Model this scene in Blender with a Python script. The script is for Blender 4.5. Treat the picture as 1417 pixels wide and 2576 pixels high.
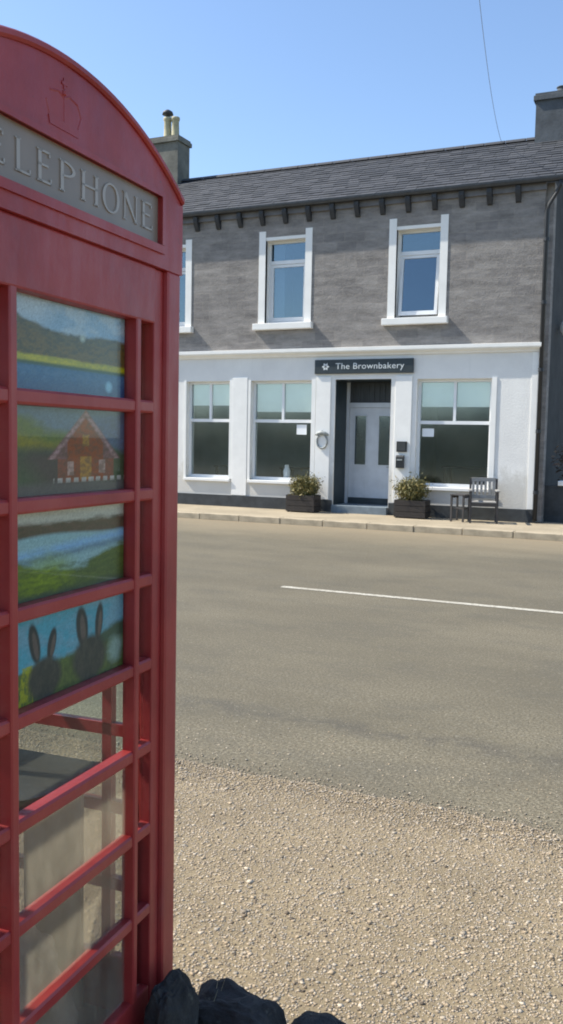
import bpy, bmesh, math, random
import numpy as np
from mathutils import Vector, Matrix, noise
R = math.radians
random.seed(7); rng = np.random.default_rng(7)
scene = bpy.context.scene
for o in list(bpy.data.objects): bpy.data.objects.remove(o)
col = scene.collection

# ------------------------------------------------------------------ camera
# world: X runs along the shop front, Y points from the camera side of the street to the shop, Z up
CAM_Z = 1.66
yaw, pitch, roll = R(24.476), R(-4.58), R(1.111)
fw = Vector((-math.sin(yaw) * math.cos(pitch), math.cos(yaw) * math.cos(pitch), math.sin(pitch)))
rt = Vector((math.cos(yaw), math.sin(yaw), 0)); up = rt.cross(fw)
i2 = rt * math.cos(roll) + up * math.sin(roll); j2 = -rt * math.sin(roll) + up * math.cos(roll)
cd = bpy.data.cameras.new('camera'); cam = bpy.data.objects.new('camera', cd); col.objects.link(cam)
m = Matrix((i2, j2, -fw)).transposed().to_4x4(); m.translation = (0, 0, CAM_Z); cam.matrix_world = m
cd.sensor_fit = 'VERTICAL'; cd.sensor_height = 24; cd.lens = 24 * 2244.9 / 2576
cd.clip_start = .05; cd.clip_end = 3000
scene.camera = cam
scene.cycles.filter_width = 1.9

# ------------------------------------------------------------------ light
SUN_EL, SUN_OFF = R(46), R(12.5)
sdir = Vector((-math.cos(SUN_OFF) * math.cos(SUN_EL), -math.sin(SUN_OFF) * math.cos(SUN_EL), math.sin(SUN_EL)))
w = bpy.data.worlds.new('World'); scene.world = w; w.use_nodes = True
nt = w.node_tree; bg = nt.nodes['Background']
sky = nt.nodes.new('ShaderNodeTexSky'); sky.sky_type = 'NISHITA'; sky.sun_disc = False
sky.sun_elevation = SUN_EL; sky.sun_rotation = math.atan2(sdir.x, sdir.y)
sky.air_density = 1.0; sky.dust_density = .6; sky.ozone_density = 3.2
nt.links.new(sky.outputs[0], bg.inputs[0]); bg.inputs[1].default_value = .115
sl = bpy.data.lights.new('sun', 'SUN'); sl.energy = 3.7; sl.angle = R(.53); sl.color = (1, .94, .83)
so = bpy.data.objects.new('sun', sl); col.objects.link(so)
so.rotation_euler = sdir.to_track_quat('Z', 'Y').to_euler(); so.location = (0, 0, 30)
scene.view_settings.view_transform = 'Standard'; scene.view_settings.look = 'None'
scene.view_settings.exposure = 1.02; scene.view_settings.gamma = 1

# ------------------------------------------------------------------ materials
def srgb(r, g, b): return tuple(((c / 255) / 12.92 if c / 255 <= .04045 else ((c / 255 + .055) / 1.055) ** 2.4) for c in (r, g, b)) + (1,)
class NT:
    def __init__(s, name):
        s.m = bpy.data.materials.new(name); s.m.use_nodes = True; s.t = s.m.node_tree; s.n = s.t.nodes
        s.b = s.n['Principled BSDF']; s.out = s.n['Material Output']
    def add(s, ty, **kw):
        n = s.n.new(ty)
        for k, v in kw.items():
            if k.startswith('i_'): n.inputs[k[2:]].default_value = v
            else: setattr(n, k, v)
        return n
    def ln(s, a, b): s.t.links.new(a, b)
    def coord(s, scale=(1, 1, 1)):
        tc = s.add('ShaderNodeTexCoord'); mp = s.add('ShaderNodeMapping'); mp.inputs['Scale'].default_value = scale
        s.ln(tc.outputs['Object'], mp.inputs[0]); return mp.outputs[0]
    def noise(s, vec, scale, detail=4, rough=.6):
        n = s.add('ShaderNodeTexNoise', i_Scale=scale, i_Detail=detail, i_Roughness=rough); s.ln(vec, n.inputs['Vector']); return n.outputs['Fac']
    def ramp(s, fac, stops):
        r = s.add('ShaderNodeValToRGB'); e = r.color_ramp.elements
        while len(e) < len(stops): e.new(.5)
        for k, (p, c) in enumerate(stops): e[k].position = p; e[k].color = c if len(c) == 4 else tuple(c) + (1,)
        s.ln(fac, r.inputs[0]); return r.outputs[0]
    def mix(s, fac, a, b, mode='MIX'):
        n = s.add('ShaderNodeMix', data_type='RGBA', blend_type=mode)
        if isinstance(fac, float): n.inputs[0].default_value = fac
        else: s.ln(fac, n.inputs[0])
        for k, x in ((6, a), (7, b)):
            if isinstance(x, tuple): n.inputs[k].default_value = x if len(x) == 4 else x + (1,)
            else: s.ln(x, n.inputs[k])
        return n.outputs[2]
    def bump(s, h, strength=.3, dist=.01):
        n = s.add('ShaderNodeBump', i_Strength=strength, i_Distance=dist); s.ln(h, n.inputs['Height']); s.ln(n.outputs[0], s.b.inputs['Normal'])
    def base(s, c):
        if isinstance(c, tuple): s.b.inputs['Base Color'].default_value = c if len(c) == 4 else c + (1,)
        else: s.ln(c, s.b.inputs['Base Color'])
    def rough(s, r): s.b.inputs['Roughness'].default_value = r

def simple(name, c, rough=.6, var=.25, scale=6., bump=.0, metal=0., stretch=(1, 1, 1)):
    t = NT(name); v = t.coord(stretch); f = t.noise(v, scale, 5)
    lo = tuple(x * (1 - var) for x in c); hi = tuple(min(1, x * (1 + var)) for x in c)
    t.base(t.ramp(f, [(.3, lo), (.7, hi)])); t.rough(rough); t.b.inputs['Metallic'].default_value = metal
    if bump: t.bump(t.noise(v, scale * 6, 4), bump, .01)
    return t.m
M = {}
def red_paint():
    t = NT('red_paint'); v = t.coord(); f = t.noise(v, 4, 6, .65); g = t.noise(v, 42, 5, .72); h = t.noise(t.coord((1, 1, .22)), 17, 5, .7)
    c = t.ramp(f, [(.28, (.27, .022, .024)), (.52, (.36, .036, .034)), (.75, (.40, .070, .060))])
    c = t.mix(t.ramp(h, [(.56, (0, 0, 0)), (.78, (.40, .40, .40))]), c, (.36, .11, .09))
    c = t.mix(t.ramp(g, [(.685, (0, 0, 0)), (.72, (.85, .85, .85))]), c, (.10, .045, .035))
    t.base(c); t.ln(t.ramp(h, [(.3, (.28, .28, .28)), (.7, (.55, .55, .55))]), t.b.inputs['Roughness']); t.bump(g, .22, .004); return t.m
M['red'] = red_paint()
def glass(name, refl=.06, tint=(.95, .97, .97), rough=.0):
    t = NT(name); t.n.remove(t.b)
    tr = t.add('ShaderNodeBsdfTransparent'); tr.inputs[0].default_value = tint + (1,)
    gl = t.add('ShaderNodeBsdfGlossy'); gl.inputs[0].default_value = (.80, .94, 1, 1); gl.inputs['Roughness'].default_value = rough
    fr = t.add('ShaderNodeLayerWeight', i_Blend=.5); pw_ = t.add('ShaderNodeMath', operation='POWER'); pw_.inputs[1].default_value = 4.5; t.ln(fr.outputs['Facing'], pw_.inputs[0])
    ad = t.add('ShaderNodeMath', operation='ADD'); ad.inputs[1].default_value = refl; ad.use_clamp = True; t.ln(pw_.outputs[0], ad.inputs[0]); mx = t.add('ShaderNodeMixShader'); t.ln(ad.outputs[0], mx.inputs[0])
    t.ln(tr.outputs[0], mx.inputs[1]); t.ln(gl.outputs[0], mx.inputs[2]); t.ln(mx.outputs[0], t.out.inputs[0]); return t.m
M['glass_kiosk'] = glass('kiosk_glass', .008, (.90, .93, .92), .02)
def hazed_pane(name):
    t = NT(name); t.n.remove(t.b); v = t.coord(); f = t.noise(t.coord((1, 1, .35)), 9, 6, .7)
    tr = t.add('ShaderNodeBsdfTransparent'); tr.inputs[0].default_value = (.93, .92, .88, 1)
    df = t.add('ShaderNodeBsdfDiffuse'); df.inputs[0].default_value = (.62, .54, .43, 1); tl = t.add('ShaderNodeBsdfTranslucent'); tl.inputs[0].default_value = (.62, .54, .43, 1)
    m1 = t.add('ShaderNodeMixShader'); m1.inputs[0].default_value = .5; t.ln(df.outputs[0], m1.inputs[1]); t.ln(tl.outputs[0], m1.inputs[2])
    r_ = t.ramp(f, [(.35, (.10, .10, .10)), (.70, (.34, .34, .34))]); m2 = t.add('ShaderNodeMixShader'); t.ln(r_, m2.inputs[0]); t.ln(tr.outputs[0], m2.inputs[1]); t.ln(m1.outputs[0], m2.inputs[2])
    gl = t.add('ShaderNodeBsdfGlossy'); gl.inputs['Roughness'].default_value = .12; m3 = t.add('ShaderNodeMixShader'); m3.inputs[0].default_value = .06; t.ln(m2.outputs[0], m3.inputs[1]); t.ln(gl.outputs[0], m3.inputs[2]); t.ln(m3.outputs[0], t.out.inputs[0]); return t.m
M['glass_painted_haze'] = hazed_pane('painted_haze_pane')  # pale haze of reflections mixed into the pane colour, streaked by noise
M['glass_shop'] = glass('shop_glass', .10, (.93, .95, .95), .10)
M['glass_upper'] = glass('upper_glass', .16, (.60, .66, .70), .01)
def painted_wall():
    t = NT('white_roughcast'); v = t.coord(); f = t.noise(v, 1.3, 5); g = t.noise(v, 26, 5, .7)
    c = t.ramp(f, [(.3, (.70, .69, .66)), (.7, (.81, .80, .76))])
    st = t.noise(t.coord((3, 3, .35)), 2.2, 5)
    c = t.mix(t.ramp(st, [(.60, (0, 0, 0)), (.80, (.30, .30, .30))]), c, (.50, .50, .47))
    tc = t.add('ShaderNodeTexCoord'); sx = t.add('ShaderNodeSeparateXYZ'); t.ln(tc.outputs['Object'], sx.inputs[0]); sp = t.noise(t.coord((1, 1, .6)), 5, 6, .75)
    ma = t.add('ShaderNodeMath', operation='MULTIPLY_ADD'); t.ln(sp, ma.inputs[0]); ma.inputs[1].default_value = -1.5; t.ln(sx.outputs[2], ma.inputs[2])
    c = t.mix(t.ramp(ma.outputs[0], [(0, (.45, .45, .45)), (.35, (0, 0, 0))]), c, (.40, .37, .30))
    t.base(c); t.rough(.8); t.bump(g, .55, .012); return t.m
M['white_wall'] = painted_wall()
M['white_smooth'] = simple('white_masonry_paint', (.82, .81, .77), .6, .05, 3, .1)
M['white_frame'] = simple('white_frame_paint', (.78, .79, .79), .4, .04, 4)
def grey_wall():
    t = NT('grey_stone_wall'); v = t.coord((1, 1, 1)); vs = t.coord((.5, 1, 2.0))
    f = t.noise(v, .9, 6, .65); s = t.noise(vs, 3.2, 6, .7); g = t.noise(v, 22, 5, .75)
    c = t.ramp(s, [(.28, (.15, .137, .125)), (.50, (.265, .245, .225)), (.72, (.40, .37, .34))])
    c = t.mix(t.ramp(f, [(.35, (0, 0, 0)), (.7, (.32, .32, .32))]), c, (.17, .158, .15))
    c = t.mix(t.ramp(g, [(.4, (0, 0, 0)), (.75, (.45, .45, .45))]), c, (.34, .325, .305))
    br = t.add('ShaderNodeTexBrick', i_Scale=1.0); br.inputs['Brick Width'].default_value = .42; br.inputs['Row Height'].default_value = .17
    br.inputs['Mortar Size'].default_value = .012; br.inputs['Color1'].default_value = (1, 1, 1, 1); br.inputs['Color2'].default_value = (.70, .70, .72, 1); br.inputs['Mortar'].default_value = (.95, .93, .9, 1); br.offset = .37; br.inputs['Mortar Smooth'].default_value = .6
    tc = t.add('ShaderNodeTexCoord'); sx = t.add('ShaderNodeSeparateXYZ'); cb = t.add('ShaderNodeCombineXYZ'); ad = t.add('ShaderNodeMath')
    t.ln(tc.outputs['Object'], sx.inputs[0]); t.ln(sx.outputs[0], ad.inputs[0]); t.ln(sx.outputs[1], ad.inputs[1]); t.ln(ad.outputs[0], cb.inputs[0]); t.ln(sx.outputs[2], cb.inputs[1])
    wn = t.add('ShaderNodeTexNoise', i_Scale=2.6, i_Detail=3.0); t.ln(cb.outputs[0], wn.inputs['Vector']); wm = t.add('ShaderNodeMix', data_type='VECTOR'); wm.inputs[0].default_value = .10; t.ln(cb.outputs[0], wm.inputs[4]); t.ln(wn.outputs['Color'], wm.inputs[5]); t.ln(wm.outputs[1], br.inputs['Vector'])
    c = t.mix(.75, c, br.outputs['Color'], 'MULTIPLY')
    t.base(c); t.rough(.92); t.bump(g, .7, .02); return t.m
M['grey_wall'] = grey_wall()
M['shaded_gable'] = simple('painted_shade_gable', (.036, .037, .037), .9, .35, 2.5, .5)  # deep shade on the right gable put into its dark base colour
M['plinth'] = simple('dark_plinth_paint', (.040, .045, .048), .8, .3, 5, .3)
def slate():
    t = NT('slate'); g = t.add('ShaderNodeNewGeometry'); v = t.coord(); f = t.noise(v, 7, 5)
    c = t.ramp(g.outputs['Random Per Island'], [(0, (.026, .030, .038)), (.5, (.038, .042, .051)), (1, (.058, .061, .070))])
    c = t.mix(t.ramp(f, [(.5, (0, 0, 0)), (.75, (.5, .5, .5))]), c, (.054, .056, .052)); t.base(c); t.rough(.8); t.bump(f, .3, .006); return t.m
M['slate'] = slate()
M['gutter'] = simple('gutter_grey', (.045, .052, .062), .5, .2, 8)
M['pipe'] = simple('downpipe_black', (.020, .022, .025), .5, .2, 8)
M['chimney'] = simple('chimney_render', (.16, .155, .13), .9, .35, 3, .5)
M['chimney_blue'] = simple('chimney_stone', (.085, .095, .105), .9, .3, 3, .5)
M['pot'] = simple('buff_clay', (.42, .38, .24), .8, .15, 9)
M['cowl'] = simple('cowl_dark', (.05, .05, .05), .6, .2, 9)
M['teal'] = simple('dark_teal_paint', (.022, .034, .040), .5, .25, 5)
M['lead'] = simple('dark_grey_timber', (.040, .047, .052), .6, .3, 9, 0, 0, (6, 1, .4))
M['door'] = simple('blue_grey_door_paint', (.52, .555, .59), .45, .08, 4)
M['step'] = simple('blue_grey_step', (.16, .20, .23), .7, .2, 6, .2)
M['blind'] = simple('pale_green_blind', (.78, .84, .79), .8, .05, 4)
M['curtain'] = simple('white_curtain', (.62, .64, .66), .8, .06, 4, 0, 0, (9, 9, .2))
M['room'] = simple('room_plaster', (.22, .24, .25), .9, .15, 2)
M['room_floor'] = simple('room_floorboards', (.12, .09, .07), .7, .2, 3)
M['paper'] = simple('white_paper', (.82, .84, .85), .7, .04, 4)
M['letter'] = simple('pale_lettering', (.62, .66, .66), .6, .05, 4)
M['bracket'] = simple('eaves_bracket_paint', (.030, .033, .038), .7, .25, 8)
M['fascia_band'] = simple('eaves_band_stone', (.15, .15, .16), .8, .25, 4, .3)
M['black_metal'] = simple('black_metal', (.015, .017, .018), .45, .2, 8)
M['grey_metal'] = simple('aged_grey_metal', (.30, .32, .31), .5, .3, 14)
M['trough'] = simple('dark_stained_timber', (.028, .022, .018), .7, .35, 10, .3, 0, (1, 1, 6))
M['weathered'] = simple('silvered_timber', (.30, .29, .27), .8, .3, 10, .3, 0, (1, 6, 6))
M['dark_timber'] = simple('dark_garden_timber', (.055, .05, .047), .75, .3, 10, .3)
M['soil'] = simple('planter_soil', (.03, .022, .016), .95, .3, 20, .5)
M['opal'] = simple('opal_sign_glass', (.25, .20, .155), .4, .12, 6)
M['sign_letter'] = simple('sign_lettering', (.41, .375, .33), .5, .05, 8)
M['shelf'] = simple('shelf_dark', (.030, .024, .018), .5, .3, 7)
M['board'] = simple('backing_board', (.30, .255, .18), .8, .2, 6)
M['floor'] = simple('kiosk_concrete', (.25, .23, .20), .9, .2, 9, .3)
M['sack'] = simple('grey_plastic_sack', (.36, .31, .25), .6, .35, 7, .4)
t = NT('dark_rock'); v = t.coord(); f = t.noise(v, 9, 6, .7); g = t.noise(v, 60, 5, .7); l = t.noise(v, 22, 5, .75)
c = t.ramp(f, [(.3, (.020, .019, .018)), (.55, (.045, .043, .040)), (.75, (.085, .078, .068))]); c = t.mix(t.ramp(l, [(.60, (0, 0, 0)), (.68, (.7, .7, .7))]), c, (.15, .145, .11))
t.base(c); t.rough(.95); t.bump(g, .9, .01); M['rock'] = t.m
M['white_line'] = None
def leafmat(name, lo, mid, hi):
    t = NT(name); g = t.add('ShaderNodeNewGeometry')
    t.base(t.ramp(g.outputs['Random Per Island'], [(0, lo), (.5, mid), (1, hi)])); t.rough(.6)
    t.b.inputs['Subsurface Weight'].default_value = 0.0; return t.m
M['heather'] = leafmat('heather_leaves', (.060, .065, .020), (.16, .15, .045), (.32, .25, .09))
M['rust_leaf'] = leafmat('rust_leaves', (.06, .035, .02), (.16, .08, .045), (.30, .22, .15))
M['dry_grass'] = leafmat('dry_grass', (.25, .23, .12), (.40, .36, .22), (.50, .45, .30))

# ------------------------------------------------------------------ mesh helpers
class MB:
    def __init__(s): s.v = []; s.f = []
    def raw(s, v, f):
        k = len(s.v); s.v += [tuple(p) for p in v]; s.f += [tuple(i + k for i in q) for q in f]; return s
    def box(s, x0, x1, y0, y1, z0, z1, ch=0):
        if x0 > x1: x0, x1 = x1, x0
        if y0 > y1: y0, y1 = y1, y0
        if not ch:
            v = [(x, y, z) for z in (z0, z1) for y in (y0, y1) for x in (x0, x1)]
            return s.raw(v, [(0, 2, 3, 1), (4, 5, 7, 6), (0, 1, 5, 4), (2, 6, 7, 3), (0, 4, 6, 2), (1, 3, 7, 5)])
        bm = bmesh.new(); bmesh.ops.create_cube(bm, size=1)
        for q in bm.verts: q.co = ((x0 + x1) / 2 + q.co.x * (x1 - x0), (y0 + y1) / 2 + q.co.y * (y1 - y0), (z0 + z1) / 2 + q.co.z * (z1 - z0))
        bmesh.ops.bevel(bm, geom=bm.edges[:], offset=ch, segments=2, affect='EDGES', profile=.6)
        bm.verts.index_update(); s.raw([q.co[:] for q in bm.verts], [[q.index for q in f.verts] for f in bm.faces]); bm.free(); return s
    def prism(s, poly, axis, a, b):
        """poly: 2D points; axis: the extrusion axis"""
        def P(p, t): return {'x': (t, p[0], p[1]), 'y': (p[0], t, p[1]), 'z': (p[0], p[1], t)}[axis]
        n = len(poly); v = [P(p, a) for p in poly] + [P(p, b) for p in poly]
        f = [tuple(range(n)), tuple(range(2 * n - 1, n - 1, -1))] + [(i, i + n, (i + 1) % n + n, (i + 1) % n) for i in range(n)]
        return s.raw(v, f)
    def tube(s, pts, r, seg=8, close=False):
        pts = [Vector(p) for p in pts]; rs = r if isinstance(r, (list, tuple)) else [r] * len(pts); v = []; f = []
        n = len(pts)
        for i, p in enumerate(pts):
            if close: d = (pts[(i + 1) % n] - pts[i - 1])
            else: d = (pts[min(i + 1, n - 1)] - pts[max(i - 1, 0)])
            d.normalize(); a = Vector((0, 0, 1)) if abs(d.z) < .9 else Vector((0, 1, 0)); u = d.cross(a).normalized(); q = d.cross(u)
            v += [p + (u * math.cos(2 * math.pi * k / seg) + q * math.sin(2 * math.pi * k / seg)) * rs[i] for k in range(seg)]
        for i in range(n if close else n - 1):
            j = (i + 1) % n
            f += [(i * seg + k, i * seg + (k + 1) % seg, j * seg + (k + 1) % seg, j * seg + k) for k in range(seg)]
        if not close: f += [tuple(range(seg))[::-1], tuple((n - 1) * seg + k for k in range(seg))]
        return s.raw(v, f)
    def lathe(s, prof, c=(0, 0, 0), seg=16):
        v = []; f = []
        for r, z in prof: v += [(c[0] + r * math.cos(2 * math.pi * k / seg), c[1] + r * math.sin(2 * math.pi * k / seg), c[2] + z) for k in range(seg)]
        n = len(prof)
        for i in range(n - 1): f += [(i * seg + k, i * seg + (k + 1) % seg, (i + 1) * seg + (k + 1) % seg, (i + 1) * seg + k) for k in range(seg)]
        f += [tuple(range(seg))[::-1], tuple((n - 1) * seg + k for k in range(seg))]
        return s.raw(v, f)
    def build(s, name, mat, parent=None, off=(0, 0, 0), smooth=False, kind=None, fix=True):
        me = bpy.data.meshes.new(name); me.from_pydata([(p[0] - off[0], p[1] - off[1], p[2] - off[2]) for p in s.v], [], s.f)
        if fix:
            bm = bmesh.new(); bm.from_mesh(me); bmesh.ops.recalc_face_normals(bm, faces=bm.faces[:]); bm.to_mesh(me); bm.free()
        me.materials.append(M[mat] if isinstance(mat, str) else mat)
        if smooth:
            me.polygons.foreach_set('use_smooth', [True] * len(me.polygons))
        o = bpy.data.objects.new(name, me); col.objects.link(o)
        if parent: o.parent = parent
        if kind: o['kind'] = kind
        return o
def empty(name, loc=(0, 0, 0), rz=0):
    o = bpy.data.objects.new(name, None); col.objects.link(o); o.location = loc; o.rotation_euler = (0, 0, rz); o.empty_display_size = .2; return o
def tag(o, label, cat, group=None):
    o['label'] = label; o['category'] = cat
    if group: o['group'] = group
    return o
def share(src, name, loc, parent, rot=(0, 0, 0)):
    o = bpy.data.objects.new(name, src.data); col.objects.link(o); o.location = loc; o.rotation_euler = rot; o.parent = parent; return o

# ------------------------------------------------------------------ ground
def ground_mat(name, stops, fine, coarse, stretch=(1, 1, 1), tracks=None, bump=.5):
    t = NT(name); v = t.coord(); f = t.noise(v, fine, 4, .7); g = t.noise(t.coord(stretch), coarse, 5, .6)
    c = t.ramp(f, stops)
    dark = tuple(x * .62 for x in stops[1][1][:3])
    c = t.mix(t.ramp(g, [(.38, (.55, .55, .55)), (.62, (0, 0, 0))]), c, dark)
    if tracks: c = tracks(t, c)
    t.base(c); t.rough(.9); t.bump(f, bump, .008); return t.m
def road_tracks(t, c):
    # worn wheel tracks and a tarred joint that run along the street
    tc = t.add('ShaderNodeTexCoord'); sx = t.add('ShaderNodeSeparateXYZ'); t.ln(tc.outputs['Object'], sx.inputs[0])
    wob = t.noise(t.coord((.35, 1, 1)), 1.1, 4)
    ad = t.add('ShaderNodeMath', operation='MULTIPLY_ADD'); t.ln(wob, ad.inputs[0]); ad.inputs[1].default_value = .7; t.ln(sx.outputs[1], ad.inputs[2])
    y = t.add('ShaderNodeMapRange'); y.inputs['From Min'].default_value = 3.6; y.inputs['From Max'].default_value = 16.6; t.ln(ad.outputs[0], y.inputs[0])
    k = lambda yy: (yy + .35 - 3.6) / 13.0
    z, o = (0, 0, 0), (.36, .36, .36)
    msk = t.ramp(y.outputs[0], [(k(5.0), z), (k(6.2), o), (k(7.2), (.3, .3, .3)), (k(8.0), (.04, .04, .04)), (k(8.6), (.1, .1, .1)), (k(9.7), (.38, .38, .38)), (k(10.6), (.30, .30, .30)), (k(11.2), (.05, .05, .05)), (k(12.2), (.40, .40, .40)), (k(13.6), z)])
    c = t.mix(msk, c, (.100, .086, .056))
    # tarred joint at y = 4.75
    wob2 = t.noise(t.coord((.8, 1, 1)), 2.2, 5); a2 = t.add('ShaderNodeMath', operation='MULTIPLY_ADD'); t.ln(wob2, a2.inputs[0]); a2.inputs[1].default_value = .45; t.ln(sx.outputs[1], a2.inputs[2])
    d = t.add('ShaderNodeMath', operation='SUBTRACT'); t.ln(a2.outputs[0], d.inputs[0]); d.inputs[1].default_value = 5.02
    ab = t.add('ShaderNodeMath', operation='ABSOLUTE'); t.ln(d.outputs[0], ab.inputs[0])
    j = t.ramp(ab.outputs[0], [(0, (.50, .50, .50)), (.05, (.38, .38, .38)), (.16, (0, 0, 0))])
    brk = t.ramp(t.noise(t.coord((1, 1, 1)), 5, 5, .7), [(.38, (0, 0, 0)), (.54, (.95, .95, .95))])
    c = t.mix(t.mix(1., j, brk, 'MULTIPLY'), c, (.055, .05, .042))
    pt = t.ramp(t.noise(t.coord((.6, 1, 1)), 1.7, 6, .72), [(.36, (.42, .42, .42)), (.52, (0, 0, 0))]); c = t.mix(pt, c, (.085, .077, .056))
    ch_ = t.ramp(t.noise(t.coord(), 26, 3, .8), [(.56, (0, 0, 0)), (.70, (.5, .5, .5))]); c = t.mix(ch_, c, (.27, .245, .185))
    # sandy grit gathered by the far kerb
    s2 = t.ramp(y.outputs[0], [(k(13.4), z), (k(16.0), (.75, .75, .75))]); return t.mix(s2, c, (.27, .215, .135))
M['road'] = ground_mat('road_chippings', [(.30, (.062, .052, .034)), (.50, (.150, .128, .082)), (.72, (.34, .295, .205))], 62, .9, (.5, 1, 1), road_tracks, .8)
M['earth'] = ground_mat('gravel_bed', [(.3, (.15, .11, .062)), (.5, (.25, .195, .115)), (.75, (.40, .32, .20))], 75, 2.2)
M['pavement'] = ground_mat('pavement_concrete', [(.3, (.32, .265, .18)), (.5, (.39, .325, .225)), (.75, (.46, .385, .27))], 30, 1.1)
M['land'] = simple('far_land', (.09, .10, .045), .95, .35, .4)
M['kerb'] = simple('kerb_stone', (.40, .335, .235), .9, .2, 6, .4)
t = NT('worn_white_line'); v = t.coord(); f = t.noise(v, 30, 5, .75); g = t.noise(v, 2.3, 5, .7)
c = t.mix(t.ramp(f, [(.50, (0, 0, 0)), (.60, (.75, .75, .75))]), (.50, .47, .39), (.16, .14, .095)); c = t.mix(t.ramp(g, [(.45, (0, 0, 0)), (.72, (.6, .6, .6))]), c, (.22, .19, .135))
t.base(c); t.rough(.85); t.bump(f, .4, .004); M['white_line'] = t.m

o = MB().raw([(-900, -900, -.06), (900, -900, -.06), (900, 1500, -.06), (-900, 1500, -.06)], [(0, 1, 2, 3)]).build('ground', 'land', kind='structure')
o = MB().raw([(-300, 3.2, 0), (300, 3.2, 0), (300, 16.12, 0), (-300, 16.12, 0)], [(0, 1, 2, 3)]).build('road', 'road', kind='structure')
def verge_edge(x): return 3.92 + .035 * noise.noise((x * 1.3, 0, 0)) + .03 * noise.noise((x * 6, 3, 0)) + .012 * noise.noise((x * 21, 5, 0))
mb = MB(); xs = [-300, -100, -40, -15] + [-8 + .05 * k for k in range(241)] + [8, 15, 40, 100, 300]; vv = []
for x in xs:
    e = verge_edge(x); vv += [(x, -7.5, .012), (x, 0, .012), (x, e - .35, .012), (x, e - .06, .010), (x, e, -.003)]
mb.raw(vv, [(i * 5 + k, (i + 1) * 5 + k, (i + 1) * 5 + k + 1, i * 5 + k + 1) for i in range(len(xs) - 1) for k in range(4)])
verge = mb.build('gravel_verge', 'earth', kind='structure', smooth=True)
MB().raw([(-300, 16.3, .12), (300, 16.3, .12), (300, 18.6, .12), (-300, 18.6, .12)], [(0, 1, 2, 3)]).build('pavement', 'pavement', kind='structure')
kerb = MB().box(-300, 300, 16.15, 16.35, -.02, .100).build('kerb', 'kerb', kind='structure')
kbs = [MB().box(0, .905, 16.11, 16.31, -.01, .124 , .014).build('kerb_stone', 'kerb', kerb) for _ in range(1)][0]
kbs.location = (-22, 0, 0)
for k in range(1, 36): share(kbs, 'kerb_stone', (-22 + .915 * k, random.uniform(-.008, .008), random.uniform(-.005, .004)), kerb)
for k in range(-3, 4):
    x0 = -4.15 + 6 * k; mb = MB(); n = 40; v = []
    for i in range(n + 1):
        x = x0 + 4.0 * i / n; v += [(x, 9.11 + .012 * noise.noise((x * 9, 1, 0)), .004), (x, 9.215 + .012 * noise.noise((x * 9, 7, 0)), .004)]
    mb.raw(v, [(2 * i, 2 * i + 2, 2 * i + 3, 2 * i + 1) for i in range(n)])
    o = mb.build('centre_line', 'white_line', kind='structure', fix=False)

# loose gravel on the verge, one mesh of pebbles
def octa():
    v = np.array([(1, 0, 0), (0, 1, 0), (-1, 0, 0), (0, -1, 0), (0, 0, 1), (0, 0, -1)], float)
    return v, np.array([(0, 1, 4), (1, 2, 4), (2, 3, 4), (3, 0, 4), (1, 0, 5), (2, 1, 5), (3, 2, 5), (0, 3, 5)])
def pebbles(n, sampler, size, name, mat):
    bv, bf = octa(); P = sampler(n); n = len(P)
    s = np.exp(rng.normal(-.02, .40, n)) * size; sc = np.stack([s * rng.uniform(.8, 1.35, n), s * rng.uniform(.8, 1.2, n), s * rng.uniform(.22, .45, n)], 1)
    V = bv[None] * (1 + rng.uniform(-.28, .28, (n, 6, 1))) * sc[:, None]
    a = rng.uniform(0, 6.28, n); c, q = np.cos(a)[:, None], np.sin(a)[:, None]
    X = V[..., 0] * c - V[..., 1] * q; Y = V[..., 0] * q + V[..., 1] * c
    V = np.stack([X + P[:, :1], Y + P[:, 1:2], V[..., 2] + P[:, 2:3] + (sc[:, 2:] * .25)], -1).reshape(-1, 3)
    F = (bf[None] + 6 * np.arange(n)[:, None, None]).reshape(-1, 3)
    me = bpy.data.meshes.new(name); me.vertices.add(len(V)); me.vertices.foreach_set('co', V.ravel())
    me.loops.add(F.size); me.loops.foreach_set('vertex_index', F.ravel().astype(np.int32))
    me.polygons.add(len(F)); me.polygons.foreach_set('loop_start', np.arange(0, F.size, 3, dtype=np.int32)); me.polygons.foreach_set('loop_total', np.full(len(F), 3, np.int32))
    me.update(); me.validate(); me.materials.append(mat); me.polygons.foreach_set('use_smooth', [True] * len(F))
    o = bpy.data.objects.new(name, me); col.objects.link(o); o['kind'] = 'stuff'; return o
def pebmat():
    t = NT('pebbles'); g = t.add('ShaderNodeNewGeometry'); r = g.outputs['Random Per Island']
    c = t.ramp(r, [(0, (.09, .07, .05)), (.08, (.19, .145, .095)), (.16, (.30, .27, .22)), (.35, (.34, .262, .172)), (.6, (.40, .312, .205)), (.80, (.38, .33, .26)), (.9, (.47, .375, .26)), (.985, (.54, .46, .35))])
    t.base(c); t.rough(.8); return t.m
M['pebble'] = pebmat()
def samp(n):
    x = rng.uniform(-3.6, 1.2, n); y = rng.uniform(1.75, 4.25, n)
    e = np.array([verge_edge(a) for a in x]); ok = (y < e + rng.exponential(.05, n) - .05); x, y = x[ok], y[ok]
    return np.stack([x, y, np.where(y > e[ok] - .04, .003, .012)], 1)
pebbles(190000, samp, .0037, 'loose_gravel', M['pebble'])
def samp2(n):
    x = rng.uniform(-4.5, 1.5, n); y = 3.93 + np.abs(rng.normal(0, .45, n)); return np.stack([x, y, np.zeros(n)], 1)
pebbles(2200, samp2, .004, 'road_grit', M['pebble'])
for o in bpy.data.objects:
    if o.name == 'loose_gravel': tag(o, 'tan and cream loose gravel covering the verge beside the road', 'gravel')
    if o.name == 'road_grit': tag(o, 'stray chippings scattered on the near edge of the road', 'gravel')

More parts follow.
